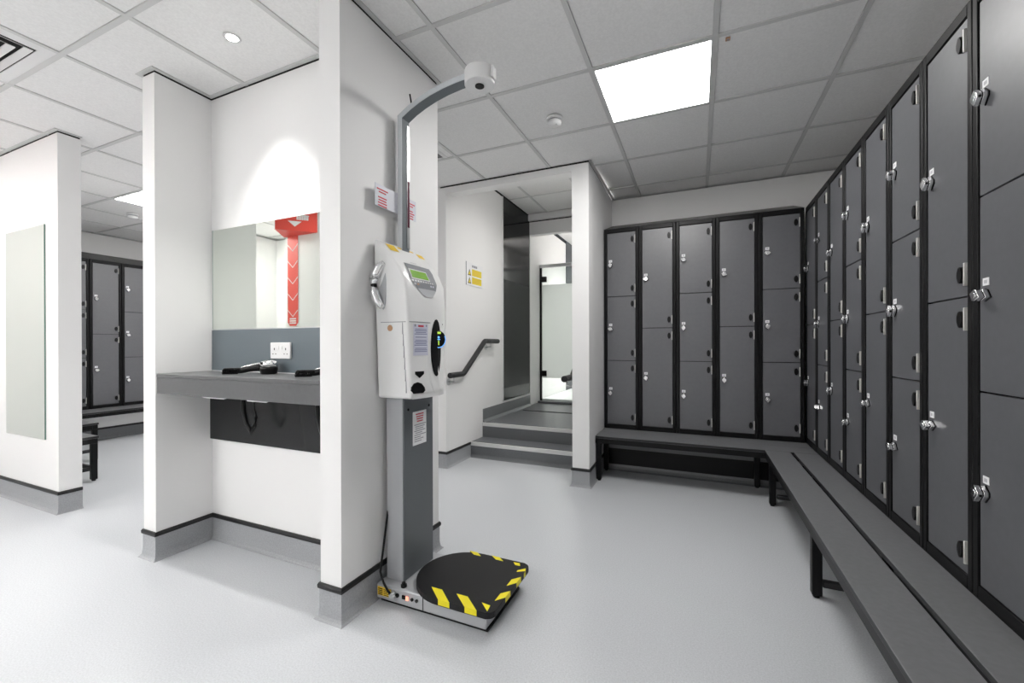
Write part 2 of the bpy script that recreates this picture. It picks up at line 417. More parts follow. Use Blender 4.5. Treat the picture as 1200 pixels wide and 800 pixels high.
lock_i = 0
def locker(label, loc, rotz, n, group):
    global lock_i
    t = thing('locker', label, 'locker', loc, rotz, group)
    obj('carcass', CARC, 'frame', t); obj('sloping_top', SLOPE, 'slope', t)
    hgt = (LH-.076)/n
    for k in range(n):
        zc = .038+hgt*(k+.5)
        d = obj('door_panel', door_mesh(n), 'door', t, (0, 0, zc))
        lk = obj('lock', LOCKS[[0, 2, 0, 1, 3, 0, 0, 2][lock_i % 8]], ['chrome', 'black'], d, (FB+.030, .004, -.005)); lock_i += 1
        obj('number_plate', plate_me, ['plate', 'print_pale'], d, (FB+.030, .004, .034))
        for s in (1, -1):
            obj('hinge', hinge_me, ['hinge', 'rail'], d, (LW-FB, .004, s*(hgt/2-.07)))
            obj('hinge_cover', knob_me, 'black', d, (LW-FB-.027, .004, s*(hgt/2-.07)))
    return t
ORD = ['first', 'second', 'third', 'fourth', 'fifth', 'sixth', 'seventh', 'eighth']
NUM = {2: 'two-door', 3: 'three-door'}
LZ = .378
# back wall run, viewed facing +Y
for k in range(5):
    n = 3 if k % 2 == 0 else 2
    pos = ['standing against the white partition', 'second from the white partition', 'in the middle of the back wall', 'second from the corner on the back wall', 'at the corner end of the back wall'][k]
    locker(f'{NUM[n]} charcoal locker {pos}', (-.786+.308*k, 3.877, LZ), 0, n, 'lockers along the back wall')
for k in range(8):
    n = 2 if k % 2 == 0 else 3
    pos = 'tucked into the corner of the right-hand run' if k == 0 else ('nearest the viewer in the right-hand run, cut by the frame' if k == 7 else f'{ORD[k]} from the corner in the right-hand run')
    locker(f'{NUM[n]} charcoal locker {pos}', (.765, 3.903-.309*k, LZ), -math.pi/2, n, 'lockers along the right wall')
for k in range(4):
    n = [3, 2, 3, 2][k]
    pos = ['behind the white wall stub', 'in full view', 'beside the vanity wall, half hidden', 'behind the vanity wall, out of sight'][k]
    locker(f'{NUM[n]} charcoal locker of the far left area {pos}', (-6.70, 2.285+.311*k, LZ), math.pi/2, n, 'lockers in the far left area')

# ------------------------------------------------------------------ benches
def leg(mb, x, y, h, s=.04): return mb.box(x-s/2, x+s/2, y-s/2, y+s/2, .012, h, .004).cyl('z', (x, y), .014, 0, .012, 12)
def bench(name, label, slats, rails, legs, low):
    t = thing(name, label, 'bench', (0, 0, 0))
    for a in slats:
        sl = obj('slat', MB().box(*a, LZ-.020, LZ, .002), ['bench', 'rail'], t)
        for f in sl.data.polygons:
            if abs(f.normal.z) < .3: f.material_index = 1      # dark laminate core on the edges
    for a in rails: obj('seat_rail', MB().box(*a, LZ-.062, LZ-.0205, .002), 'frame', t)
    for x, y in legs: obj('leg', leg(MB(), x, y, LZ-.0625), 'frame', t)
    for a in low: obj('lower_rail', MB().box(*a, .006), 'rail', t)
    return t
bench('changing_bench', 'long dark grey two-slat bench running below the right-hand lockers',
      [(.440, .594, .75, 3.503), (.616, .763, .75, 3.503)],
      [(.443, .483, .75, 3.49), (.715, .755, .75, 3.49)],
      [(.480, 3.46), (.487, 2.29), (.487, 1.10), (.735, 3.46), (.735, 2.29), (.735, 1.10)],
      [(.508, .714, 3.445, 3.475, .05, .08), (.508, .714, 2.275, 2.305, .05, .08)])
bench('changing_bench', 'shorter dark grey bench below the back wall lockers, beside the partition',
      [(-.785, .763, 3.507, 3.69), (-.785, .763, 3.693, 3.875)],
      [(-.785, .755, 3.510, 3.550), (-.785, .755, 3.83, 3.87)],
      [(-.762, 3.54), (-.762, 3.85), (.43, 3.85)],
      [])
bench('changing_bench', 'dark bench below the lockers of the far left area',
      [(-6.95, -6.33, 2.0, 4.2)], [(-6.38, -6.34, 2.0, 4.2)], [(-6.36, 2.05), (-6.36, 4.15)], [])
bench('changing_bench', 'nearer of two dark bench ends behind the white wall stub',
      [(-6.1, -4.655, 1.53, 1.69), (-6.1, -4.655, 1.70, 1.86)], [(-6.1, -4.66, 1.815, 1.855), (-6.1, -4.66, 1.535, 1.575), (-4.70, -4.66, 1.577, 1.813)],
      [(-4.68, 1.835), (-4.68, 1.555), (-6.0, 1.835)], [(-4.695, -4.665, 1.577, 1.814, .09, .12), (-5.98, -4.70, 1.82, 1.85, .09, .12)])
bench('changing_bench', 'farther of two dark bench ends behind the white wall stub',
      [(-6.25, -5.455, 1.90, 2.03), (-6.25, -5.455, 2.045, 2.18)], [(-6.25, -5.46, 2.135, 2.175), (-6.25, -5.46, 1.905, 1.945), (-5.50, -5.46, 1.947, 2.133)],
      [(-5.48, 2.155), (-5.48, 1.925), (-6.2, 2.155)], [(-5.495, -5.465, 1.947, 2.134, .09, .12)])

# ------------------------------------------------------------------ vanity
v = thing('vanity_counter', 'dark grey wall-hung counter spanning the white alcove', 'counter', (-2.04, 1.57, 0))
ox, oy = 2.04, -1.57
def vb(x0, x1, y0, y1, z0, z1, bev=0): return MB().box(x0+ox, x1+ox, y0+oy, y1+oy, z0, z1, bev)
obj('worktop', vb(-2.632, -1.446, 1.287, 1.568, .972, .990, .002), 'counter', v)
obj('apron', vb(-2.632, -1.446, 1.289, 1.309, .885, .9715, .001), 'counter', v)
for x0, x1 in ((-2.26, -2.09), (-1.925, -1.79)):
    obj('bracket', MB().prism([(x0+ox, 1.30+oy), (x1+ox, 1.30+oy), (x1-.05+ox, 1.36+oy), (x0+ox, 1.36+oy)], 'z', .878, .885), 'white', v)
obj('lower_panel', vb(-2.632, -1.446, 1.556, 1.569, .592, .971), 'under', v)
sb = tag(obj('splashback', MB().box(-.585, .585, -.011, 0, 0, .2375), 'splash', None, (-2.031, 1.569, .9905)),
         'slate blue splashback panel between the counter and the mirror', 'splashback')
obj('sealant', MB().box(-.585, .585, -.016, -.011, 0, .0035), 'white', sb)
mm = tag(obj('vanity_mirror', MB().box(-.583, .583, -.006, 0, 0, .585, .001, 0, 1), ['mirror'], None, (-2.031, 1.569, 1.229)),
         'wide frameless mirror above the vanity counter reflecting a red sign', 'mirror')
obj('mirror_edge', MB().box(-.5855, -.5835, -.0065, 0, 0, .585), 'edgegreen', mm)
obj('sealant_joint', MB().box(-.583, .583, -.0068, 0, -.0006, .0045), 'brushed', mm)
lm = tag(obj('wall_mirror', MB().box(-.31, .31, -.006, 0, 0, 1.498, .001, 0, 1), ['mirror'], None, (-4.462, 1.3755, .487)),
         'tall narrow frameless mirror on the white wall stub', 'mirror')
obj('mirror_edge', MB().box(.3095, .3125, -.0065, 0, 0, 1.498), 'edgegreen', lm)
sk = thing('power_socket', 'white double plug socket on the slate splashback', 'socket', (-2.023, 1.557, 1.111))
obj('face_plate', MB().box(-.075, .075, -.011, 0, -.043, .043, .003), 'white', sk)
for s in (-1, 1):
    obj('switch', MB().box(s*.012-.006, s*.012+.006, -.0145, -.011, .006, .024, .001), 'white', sk)
    obj('pin_hole', MB().box(s*.043-.003, s*.043+.003, -.0115, -.011, .002, .014), 'black', sk)
    for q in (-.011, .011): obj('pin_hole', MB().box(s*.043+q-.004, s*.043+q+.004, -.0115, -.011, -.020, -.016), 'black', sk)

def hair_dryer():
    t = thing('hair_dryer', 'black and chrome hair dryer lying by the plug socket', 'hair dryer', (-2.115, 1.43, .990), 0, 'hair dryers on the counter')
    # motor body: a squat drum, chrome upper rim
    obj('motor_body', MB().lathe([(.030, .0), (.039, .004), (.042, .024), (.041, .040)], (.075, .065)), 'black', t)
    obj('chrome_shell', MB().lathe([(.041, .0405), (.0415, .054), (.036, .066), (.018, .072)], (.075, .065)), 'chrome', t)
    obj('inlet_button', MB().cyl('y', (.078, .057), .006, .020, .028, 12), 'black', t)
    hp = [(.055, .060, .036), (.02, .045, .035), (-.015, .022, .028), (-.045, .002, .020), (-.065, -.012, .015)]
    obj('handle', MB().tube(hp, [.023, .020, .017, .015, .012], 12), 'black', t)
    obj('handle_trim', MB().tube([(x, y, z+.013) for x, y, z in hp[:4]], [.013, .012, .010, .006], 10), 'chrome', t)
    a = [(-.050-.055*u+.008*math.cos(18*math.pi*u), -.010-.045*u, .0175+.0135*math.sin(18*math.pi*u)) for u in [i/110 for i in range(111)]]
    a = [(x+.010*math.sin(18*math.pi*i/110)*.5, y, z) for i, (x, y, z) in enumerate(a)]
    obj('coiled_cord', MB().tube(a, .0042, 6), 'black', t)
    z0 = -.990
    lp = [(-.035, .05, -.115), (-.035, .05, .84+z0), (-.030, .05, .79+z0), (-.010, .05, .725+z0), (.030, .05, .683+z0), (.055, .05, .69+z0+.03), (.067, .05, .76+z0), (.065, .05, .78+z0), (.052, .05, .81+z0), (.050, .05, -.115)]
    for q in (0, .54): obj('hanging_cord', MB().tube([(x-2.17+ox+q, y+1.42+oy, z+.990) for x, y, z in lp], [.011, .011, .011, .011, .011, .010, .008, .004, .004, .004], 8), 'black', v)
    return t
hd = hair_dryer()
h2 = copy_tree(hd); h2.location = (-1.60, 1.44, .990)
h2['label'] = 'hair dryer half hidden behind the white wall end, cord towards the viewer'

# ------------------------------------------------------------------ red sign seen in the mirror
sg = thing('projecting_sign', 'red projecting sign with a white arrow above a chevron strip, seen in the mirror', 'sign', (-4.19, -.245, 0))
L_, Bk, R_ = Vector((.09, .298)), Vector((-.14, .003)), Vector((.39, .003))
obj('sign_head', MB().prism([tuple(L_), tuple(Bk), tuple(R_)], 'z', 2.373, 2.595), 'red', sg)
dr = (R_-L_); ln = dr.length; dr /= ln; nrm = Vector((-dr.y, dr.x))
if nrm.y < 0: nrm = -nrm
def onhead(u, z, e=.002):
    p = L_+dr*u+nrm*e; return (p.x, p.y, z)
obj('arrow', MB().quad([onhead(ln*.30, 2.475), onhead(ln*.62, 2.475), onhead(ln*.46, 2.415)]), 'plate', sg)
tb = MB()
for q in range(7):
    u = ln*(.50+.04*q); tb.quad([onhead(u, 2.492), onhead(u+.014, 2.492), onhead(u+.016, 2.545), onhead(u+.002, 2.545)])
    tb.quad([onhead(u, 2.536), onhead(u+.022, 2.536), onhead(u+.022, 2.547), onhead(u, 2.547)])
obj('lettering', tb, 'plate', sg)
for e0, e1 in ((0, .006), (ln-.006, ln)):
    obj('edge_trim', MB().quad([onhead(e0, 2.373), onhead(e1, 2.373), onhead(e1, 2.595), onhead(e0, 2.595)]), 'plate', sg)
st = [(-.083, 2.372), (-.083, 1.40), (-.05, 1.36), (.05, 1.36), (.083, 1.40), (.083, 2.372)]
obj('strip_border', MB().prism([(x*1.07, z) for x, z in st], 'y', .0012, .003), 'plate', sg)
obj('chevron_strip', MB().prism(st, 'y', .001, .006), 'red', sg)
ch = MB()
for q in range(5):
    z = 1.46+.185*q
    for s in (-1, 1): ch.quad([(s*.081, .0065, z+.075), (s*.081, .0065, z+.086), (0, .0065, z+.011), (0, .0065, z)])
obj('chevron', ch, 'plate', sg)
tb = MB()
for q in range(3): tb.box(-.052, .052, .0062, .0068, 1.385+.024*q, 1.400+.024*q)
obj('lettering', tb, 'plate', sg)

# ------------------------------------------------------------------ weighing and height machine
MY = 1.635
mc = thing('weighing_scale', 'tall white and grey weighing machine with a height arm, against the white wall', 'weighing scale', (-1.318, MY, 0))
def mx(x): return x+1.318            # world X -> local
def my(y): return y-MY
# base
obj('base', MB().box(.004, .552, -.158, .180, .012, .078, .006), 'alu', mc)
obj('base_foot', MB().box(.02, .556, -.150, .175, 0, .012, .003), 'black', mc)
obj('base_joint', MB().box(.252, .254, -.1608, -.158, .014, .076), 'gap', mc)
lb = obj('side_label', MB().box(.012, .085, -.1612, -.158, .030, .066), 'ochre', mc, label='yellow label')
tb = MB()
for q in range(4): tb.box(.016, .040, -.1616, -.1610, .033+.008*q, .037+.008*q); tb.box(.046, .080, -.1616, -.1610, .033+.008*q, .036+.008*q)
obj('lettering', tb, 'black', lb)
for x, r in ((.120, .009), (.198, .007), (.222, .007)):
    obj('socket', MB().cyl('y', (x, .050), r, -.159, -.164, 14), 'black', mc)
obj('cord_plug', MB().cyl('y', (.103, .055), .010, -.159, -.185, 14).tube([(.103, -.172, .055), (.12, -.178, .050)], .006), 'brushed', mc)
obj('rocker_switch', MB().box(.146, .162, -.164, -.159, .042, .058, .001), 'black', mc)
obj('indicator_lamp', MB().box(.166, .178, -.163, -.159, .040, .056, .001), 'redlamp', mc)
obj('mains_cord', MB().tube([(.103, -.18, .056), (.085, -.182, .075), (.06, -.178, .10), (.035, -.17, .14), (.025, -.14, .22), (.022, -.10, .40), (.022, -.09, .9)], .005, 8), 'black', mc)
# foot plate: round at the wall, square to the front
pl = []
cx, r = .345, .203
for k in range(25):
    a = math.pi/2+math.pi*k/24; pl.append((cx+r*math.cos(a)*1.0, .0125+r*math.sin(a)))
for (px, py), a0 in (((.565, .0125-.203+.030), -math.pi/2), ((.565, .0125+.203-.030), 0)):
    for k in range(6):
        a = a0+math.pi/2*k/5; pl.append((px+.030*math.cos(a), py+.030*math.sin(a)))
obj('foot_plate', MB().prism(pl, 'z', .079, .104, 0, .004), 'rubber', mc)
obj('collar', MB().prism([(cx+(x-cx)*1.0, .0125+(y-.0125)*.90) for x, y in pl[:25]]+[(.36, -.15), (.36, .17)], 'z', .0785, .086), 'alu', mc)
# hazard stripes, folded over the rim of the foot plate
y0, y1, x1 = .0125-.203, .0125+.203, .595
def stripe(pts, rim):
    mb = MB(); z = .1046
    mb.quad([(x, y, z) for x, y in pts])
    (ax, ay), (bx, by) = rim
    mb.quad([(ax, ay, z), (bx, by, z), (bx, by, .082), (ax, ay, .082)])
    obj('hazard_stripe', mb, 'yellow', mc)
e = .0008
for x in (.273, .397):
    stripe([(x+.077, y0-e), (x+.131, y0-e), (x+.054, y0+.065), (x, y0+.065)], ((x+.077, y0-e), (x+.131, y0-e)))
for x in (.269, .390):
    stripe([(x, y1+e), (x+.044, y1+e), (x+.076, y1-.026), (x+.036, y1-.026)], ((x, y1+e), (x+.044, y1+e)))
for pts in ([(.522, -.137), (.563, -.142), (.569, -.180)], [(.513, y1-.014), (.545, y1-.012), (.556, y1-.034), (.532, y1-.036)]):
    obj('hazard_stripe', MB().quad([(x, y, .1046) for x, y in pts]), 'yellow', mc)
stripe([(x1+e, .150), (x1+e-.008, .172), (x1-.036, .142), (x1-.034, .128)], ((x1+e, .130), (x1+e, .152)))
for y in (-.070, .045):
    stripe([(x1+e, y), (x1+e, y+.052), (x1-.030, y+.018), (x1-.030, y-.038)], ((x1+e, y), (x1+e, y+.052)))
# column
obj('column', MB().box(.018, .108, -.108, .120, .078, .905, .004), 'alu', mc)
fp = obj('column_panel', MB().box(.108, .115, -.106, .118, .080, .90, .001), 'dkalu', mc)
obj('levelling_knob', MB().cyl('z', (.135, -.135), .013, .078, .088, 16).cyl('z', (.135, -.135), .008, .088, .098, 12), 'black', mc)
for y, z in ((-.075, .845), (.085, .845)): obj('screw', MB().cyl('x', (y, z), .006, .1148, .117, 12), 'black', mc)
il = obj('instruction_label', MB().box(.115, .1162, -.042, .062, .672, .828), 'plate', mc, label='white instruction label')
tb = MB(); tr = MB()
for q in range(4): tr.box(.1161, .1167, -.020+.003*q, .040-.002*q, .812-.011*q, .817-.011*q)
for q, (a, b_) in enumerate(((.0, .09), (.02, .08), (.02, .07), (.0, .085), (.02, .06), (.0, .09), (.0, .05), (.0, .07), (.0, .055))):
    tb.box(.1161, .1167, -.032+a*.4, -.032+b_, .764-.0096*q, .7675-.0096*q)
obj('lettering', tb, 'print_grey', il); obj('red_lettering', tr, 'redprint', il)
# housing: console that leans back at the top
PROF = [(-1.140, .902), (-1.136, .93), (-1.141, .97), (-1.141, 1.10), (-1.141, 1.24), (-1.143, 1.34), (-1.150, 1.42), (-1.177, 1.477), (-1.211, 1.517), (-1.245, 1.553), (-1.270, 1.578), (-1.292, 1.600), (-1.3165, 1.612)]
YC = -.012           # housing centre relative to the column
def hw(z): return .133+.025*max(0, min(1, (z-.9)/.6))
def bulge(z): return .022*max(0, min(1, (1.47-z)/.12)) + .004
def fx(y, z):      # front surface X (world) at offset y from the centre plane
    z = min(max(z, .902), 1.612)
    for (xa, za), (xb, zb) in zip(PROF, PROF[1:]):
        if za <= z <= zb: x = xa+(xb-xa)*(z-za)/(zb-za); break
    return x+bulge(z)*(1-min(1, abs(y)/hw(z))**2)
def housing():
    mb = MB(); bm = mb.bm; NJ = 16; cols = []
    for j in range(NJ+1):
        t = -1+2*j/NJ
        ring = [bm.verts.new((mx(-1.3165), YC+t*hw(z), z)) for z in (1.45, 1.2, .902)]
        for x, z in PROF:
            y = t*hw(z); ring.append(bm.verts.new((mx(x+bulge(z)*(1-t*t)), YC+y, z)))
        cols.append(ring)
    n = len(cols[0])
    for a, b in zip(cols, cols[1:]):
        for k in range(n):
            f = bm.faces.new((a[k], a[(k+1) % n], b[(k+1) % n], b[k])); f.smooth = True
    bm.faces.new(cols[0]); bm.faces.new(cols[-1])
    o = obj('housing', mb, 'shell', mc)
    md = o.modifiers.new('edge', 'BEVEL'); md.width = .012; md.segments = 3; md.limit_method = 'ANGLE'; md.angle_limit = math.radians(50)
    return o
hs = housing()
def patch(name, mats_, pts, off=.0025, parent=None, thick=0, label=None):
    """a patch laid on the front of the housing: pts of (y, z) around the centre plane"""
    mb = MB(); bm = mb.bm
    f0 = [bm.verts.new((mx(fx(y, z)+off), YC+y, z)) for y, z in pts]
    b0 = [bm.verts.new((mx(fx(y, z)-.004), YC+y, z)) for y, z in pts]
    n = len(pts); bm.faces.new(f0)
    for k in range(n): bm.faces.new((f0[k], f0[(k+1) % n], b0[(k+1) % n], b0[k]))
    return obj(name, mb, mats_, parent or mc, label=label)
def strip(name, mats_, y0, y1, z0, z1, off=.0025, ny=6, parent=None):
    """a sheet following the housing front; y0, y1 are numbers or (bottom, top) pairs"""
    mb = MB(); bm = mb.bm; zs = sorted({z0, z1, (z0+z1)/2} | {z for _, z in PROF if z0 < z < z1})
    pair = lambda v, z: v if not isinstance(v, tuple) else v[0]+(v[1]-v[0])*(z-z0)/(z1-z0)
    g = []
    for z in zs:
        a, b = pair(y0, z), pair(y1, z)
        g.append([bm.verts.new((mx(fx(a+(b-a)*i/ny, z)+off), YC+a+(b-a)*i/ny, z)) for i in range(ny+1)])
    for a, b in zip(g, g[1:]):
        for i in range(ny): bm.faces.new((a[i], a[i+1], b[i+1], b[i])).smooth = True
    return obj(name, mb, mats_, parent or mc)
def oval(cy, cz, ry, rz, n=28): return [(cy+ry*math.cos(2*math.pi*k/n), cz+rz*math.sin(2*math.pi*k/n)) for k in range(n)]
# console panel with display and keys
kp = strip('console', 'keypad', (-.118, -.101), (.076, .092), 1.43, 1.506, .003)
strip('console', 'keypad', (-.086, -.118), (.050, .076), 1.390, 1.43, .003)
strip('console_foot', 'alu', (-.045, -.086), (.010, .052), 1.356, 1.390, .002)
strip('display_bezel', 'white', (-.110, -.101), (.024, .028), 1.432, 1.479, .0045, parent=kp)
strip('display', 'lcd', (-.103, -.095), (.017, .021), 1.437, 1.474, .006, parent=kp)
for q in range(9): strip('key', 'plate', -.112+.0175*q, -.104+.0175*q, 1.420, 1.426, .005, 1, kp)
for q, m_ in ((-.100, 'plate'), (-.080, 'tan'), (.012, 'lilac'), (.030, 'lilac')): strip('key', m_, q-.006, q+.006, 1.404, 1.412, .005, 1, kp)
strip('brand_bar', 'print_pale', -.045, .002, 1.515, 1.518, .003, 2)
# yellow labels along the top edge of the lid
def lid(y0, y1, z0, z1): strip('top_label', 'ochre', y0, y1, z0, z1, .0022, 3)
lid((-.122, -.119), (-.062, -.062), 1.562, 1.596); lid(-.045, .075, 1.586, 1.595); lid(.092, .145, 1.566, 1.588)
# side seams and sticker
yS = -hw(1.22)-.0012
def side(x0, x1, z0, z1): return MB().box(mx(x0), mx(x1), YC-hw((z0+z1)/2)-.0011, YC-hw((z0+z1)/2)+.004, z0, z1)
obj('seam', side(-1.285, -1.150, 1.2375, 1.2402), 'print_grey', mc)
strip('seam', 'print_grey', -.140, -.016, 1.2375, 1.2405, .0012)
for z in (0,):
    mb = MB()
    for q in range(6):
        z0 = .93+.051*q; mb.box(mx(-1.158+.002*q*-1), mx(-1.1555-.002*q), YC-hw(z0+.055)-.0009, YC-hw(z0)+.004, z0, z0+.0512)
    obj('seam', mb, 'print_grey', mc)
obj('round_sticker', MB().cyl('y', (mx(-1.235), 1.213), .0135, YC-hw(1.213)-.0015, YC-hw(1.213)+.003, 20), 'tan', mc, label='round tan sticker')
# notices on the front
nl = strip('notice_label', 'lilac', -.119, -.034, 1.092, 1.230, .0015)
strip('lettering', 'redprint', -.094, -.062, 1.218, 1.226, .0022, 2, nl)
for a, b in ((-.114, -.106), (-.048, -.041)): strip('symbol', 'print_grey', a, b, 1.219, 1.229, .0022, 1, nl)
for q in range(15):
    if q in (4, 6, 11): continue
    ww = random.uniform(.0, .010); strip('lettering', 'blueprint', -.114+ww, -.040-ww, 1.206-.0070*q, 1.2095-.0070*q, .0022, 3, nl)
patch('coin_slot', 'black', [(-.108, 1.022), (-.062, 1.022), (-.062, 1.010), (-.086, .993), (-.108, 1.010)], .004)
patch('coin_return', 'black', [(-.130, .940), (-.128, .955), (-.115, .970), (-.096, .975), (-.075, .968), (-.060, .950), (-.058, .936), (-.070, .926), (-.120, .926)], .003)
strip('lower_lip', 'shell', -.132, .10, .903, .921, .009, 10)
patch('scoop', 'shell', oval(.030, 1.083, .062, .172), .0012)
rc = patch('reader_recess', 'black', oval(.032, 1.125, .044, .132), .004, label='tall black oval recess')
ds = obj('round_display', MB().cyl('x', (0, 0), .042, -.030, .008, 28, 0, bev=.003), 'black', mc, (mx(-1.119), YC+.050, 1.164), label='round black display with a blue lit rim')
ds.rotation_euler = (0, 0, math.radians(-22))      # turned a little towards someone standing in front
xf = .0084; mb = MB(); n = 40
for k in range(n):
    a, b = 2*math.pi*k/n, 2*math.pi*(k+1)/n
    if 20 < (k*360/n) < 140: continue
    mb.quad([(xf, ra*math.cos(t), ra*math.sin(t)) for ra, t in ((.036, a), (.036, b), (.0395, b), (.0395, a))])
obj('lit_rim', mb, 'blueglow', ds)
obj('green_cap', MB().box(.006, xf+.0004, -.017, .012, .026, .036), 'greenglow', ds)
obj('display_figure', MB().cyl('x', (0, .010), .0055, .006, xf+.0004, 12).box(.006, xf+.0004, -.008, .008, -.002, .002), 'blueglow', ds)
obj('display_figure', MB().box(.006, xf+.0004, -.003, .003, -.026, -.004), 'greenglow', ds)
obj('small_lens', MB().cyl('x', (YC+.103, 1.237), .0045, mx(-1.16), mx(-1.128), 10), 'black', mc)
# chrome hand grips on both flanks
for s in (-1, 1):
    yb = YC+s*.152
    for za, zb in ((1.405, 1.500), (1.302, 1.396)):
        pts = []
        for k in range(9):
            u = k/8; z = za+(zb-za)*u
            c = (z-1.40)/.10; out = .022*(1-c*c)**.5 if abs(c) < 1 else 0
            pts.append((mx(-1.302+.040*c*c), yb+s*(.002+out), z))
        obj('hand_grip', MB().tube(pts, [.011, .016, .019, .020, .020, .020, .019, .016, .011], 14), 'chrome', mc, label='chrome hand grip')
    obj('grip_spacer', MB().cyl('z', (mx(-1.301), yb+s*.022), .013, 1.392, 1.408, 14), 'black', mc)
    obj('grip_recess', MB().prism([(mx(-1.268)+.018*math.cos(a*math.pi/12), 1.40+.105*math.sin(a*math.pi/12)) for a in range(24)], 'y', YC+s*.148, YC+s*.1535), 'alu', mc)
# measuring rod and arm
def rect_sweep(pts, wy, th):
    """bar of rectangular section swept in the XZ plane"""
    mb = MB(); bm = mb.bm; P = [Vector((mx(x), z)) for x, z in pts]; R = []
    for i, p in enumerate(P):
        d0 = (P[i]-P[i-1]).normalized() if i else (P[1]-P[0]).normalized()
        d1 = (P[i+1]-P[i]).normalized() if i < len(P)-1 else d0
        n0, n1 = Vector((d0.y, -d0.x)), Vector((d1.y, -d1.x)); m = n0+n1; m /= m.dot(n0)
        a, b = p, p+m*th
        R.append([bm.verts.new((q.x, s*wy, q.y)) for q, s in ((a, -1), (b, -1), (b, 1), (a, 1))])
    for a, b in zip(R, R[1:]):
        for k in range(4): bm.faces.new((a[k], a[(k+1) % 4], b[(k+1) % 4], b[k]))
    bm.faces.new(R[0]); bm.faces.new(R[-1]); return mb
arc = [(-1.297, 1.56), (-1.297, 2.222), (-1.235, 2.256), (-1.18, 2.279), (-1.12, 2.298), (-1.05, 2.313), (-.98, 2.322), (-.90, 2.327)]
obj('measuring_rod', rect_sweep(arc, .028, .0245), 'rod', mc)
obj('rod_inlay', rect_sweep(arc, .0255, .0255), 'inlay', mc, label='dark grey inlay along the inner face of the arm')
obj('rod_strip', MB().box(mx(-1.2718), mx(-1.2675), .006, .0255, 1.60, 2.185), 'brushed', mc)
obj('scale_strip', MB().box(mx(-1.2676), mx(-1.2666), .009, .023, 1.70, 1.92), 'maroon', mc, label='dark red scale window')
hd_ = obj('sensor_head', MB().cyl('z', (mx(-.872), 0), .066, 2.272, 2.338, 32, bev=.004), 'white', mc)
obj('sensor_cap', MB().box(mx(-.812), mx(-.799), -.020, .020, 2.285, 2.337, .005), 'white', hd_)
obj('sensor_eye', MB().cyl('z', (mx(-.872), 0), .020, 2.268, 2.2722, 20), 'black', hd_)
# notice board fixed behind the rod
nb = obj('notice_board', MB().box(mx(-1.301), mx(-1.298), -.178, .115, 1.758, 1.856), 'board', mc, label='white notice board with red lettering')
tb = MB(); rnd = random.Random(3)
for ya, yb in ((-.168, -.095), (.035, .105)):
    for q in range(7):
        z = 1.838-.012*q
        if q == 2: continue
        c = (ya+yb)/2; wd = (yb-ya)/2*(1 if q == 0 else rnd.uniform(.55, .95))
        tb.box(mx(-1.2981), mx(-1.2975), c-wd, c+wd, z-.006, z)
obj('lettering', tb, 'redprint', nb)

# ------------------------------------------------------------------ stair area
dp = thing('gloss_wall_panel', 'tall black glossy wall panel beside the steps', 'panel', (-2.13, 4.98, 0))
obj('panel_sheet', MB().box(.001, .010, -.424, .436, .475, 2.9), 'darkglass', dp)
obj('frosted_band', MB().box(.0101, .0112, -.424, .436, .62, 1.93), 'frostdark', dp)
obj('edge_strip', MB().box(.001, .014, -.436, -.425, .468, 2.905), 'white', dp)
obj('edge_strip', MB().box(.001, .016, .437, .452, .468, 2.905), 'white', dp)
gs = thing('shower_screen', 'glass shower screen with a frosted band behind the steps', 'shower screen', (-2.13, 5.87, .30))
obj('clear_pane', MB().box(.03, 1.19, -.004, .004, .02, .355), 'glass', gs)
obj('clear_pane', MB().box(.03, 1.19, -.004, .004, 1.72, 1.965), 'glass', gs)
obj('frosted_pane', MB().box(.03, 1.19, -.004, .004, .356, 1.719), 'frost', gs)
obj('top_rail', MB().box(0, 1.20, -.02, .02, 1.97, 2.015, .003), 'brushed', gs)
obj('side_frame', MB().box(.0, .028, -.02, .02, .0, 1.969, .003), 'black', gs)
obj('bottom_rail', MB().box(.0, 1.20, -.015, .015, .0, .018, .002), 'brushed', gs)
for z in (1.80, .42): obj('hinge_block', MB().box(.028, .10, -.018, .018, z-.04, z+.04, .004), 'black', gs)
np_ = tag(obj('navy_wall_panel', MB().box(.001, .012, -.25, .25, .02, 2.66), 'navy', None, (-2.13, 7.45, .30)), 'dark navy upright panel in the white shower room beyond the screen', 'panel')

def handrail(label, x, s):
    t = thing('handrail', label, 'handrail', (x, 3.6, 0), 0, 'handrails by the steps')
    pts = [(0, 3.29-3.6, .860), (0, 3.30-3.6, .860), (0, 3.52-3.6, .860), (0, 3.545-3.6, .868), (0, 3.965-3.6, 1.168), (0, 3.99-3.6, 1.180), (0, 4.01-3.6, 1.180), (0, 4.30-3.6, 1.180)]
    obj('grip_rail', MB().tube(pts, .026, 14), 'rail', t)
    for y, z in ((3.36-3.6, .860), (4.12-3.6, 1.180)):
        obj('bracket', MB().tube([(0, y, z-.02), (0, y, z-.06), (s*.055, y, z-.065)], .007, 8).cyl('x', (y, z-.065), .032, s*.055, s*.060, 16), 'brushed', t)
handrail('dark grey handrail on the white wall left of the steps', -2.07, -1)
handrail('dark grey handrail mostly hidden by the partition right of the steps', -.99, 1)
ws = thing('warning_sign', 'white and yellow warning sign on the wall above the left handrail', 'sign', (-2.13, 3.865, 1.862))
obj('sign_board', MB().box(.001, .006, -.175, .175, -.115, .12, .001), 'plate', ws)
obj('edge', MB().box(.001, .0062, -.1775, -.1735, -.115, .12), 'print_grey', ws)
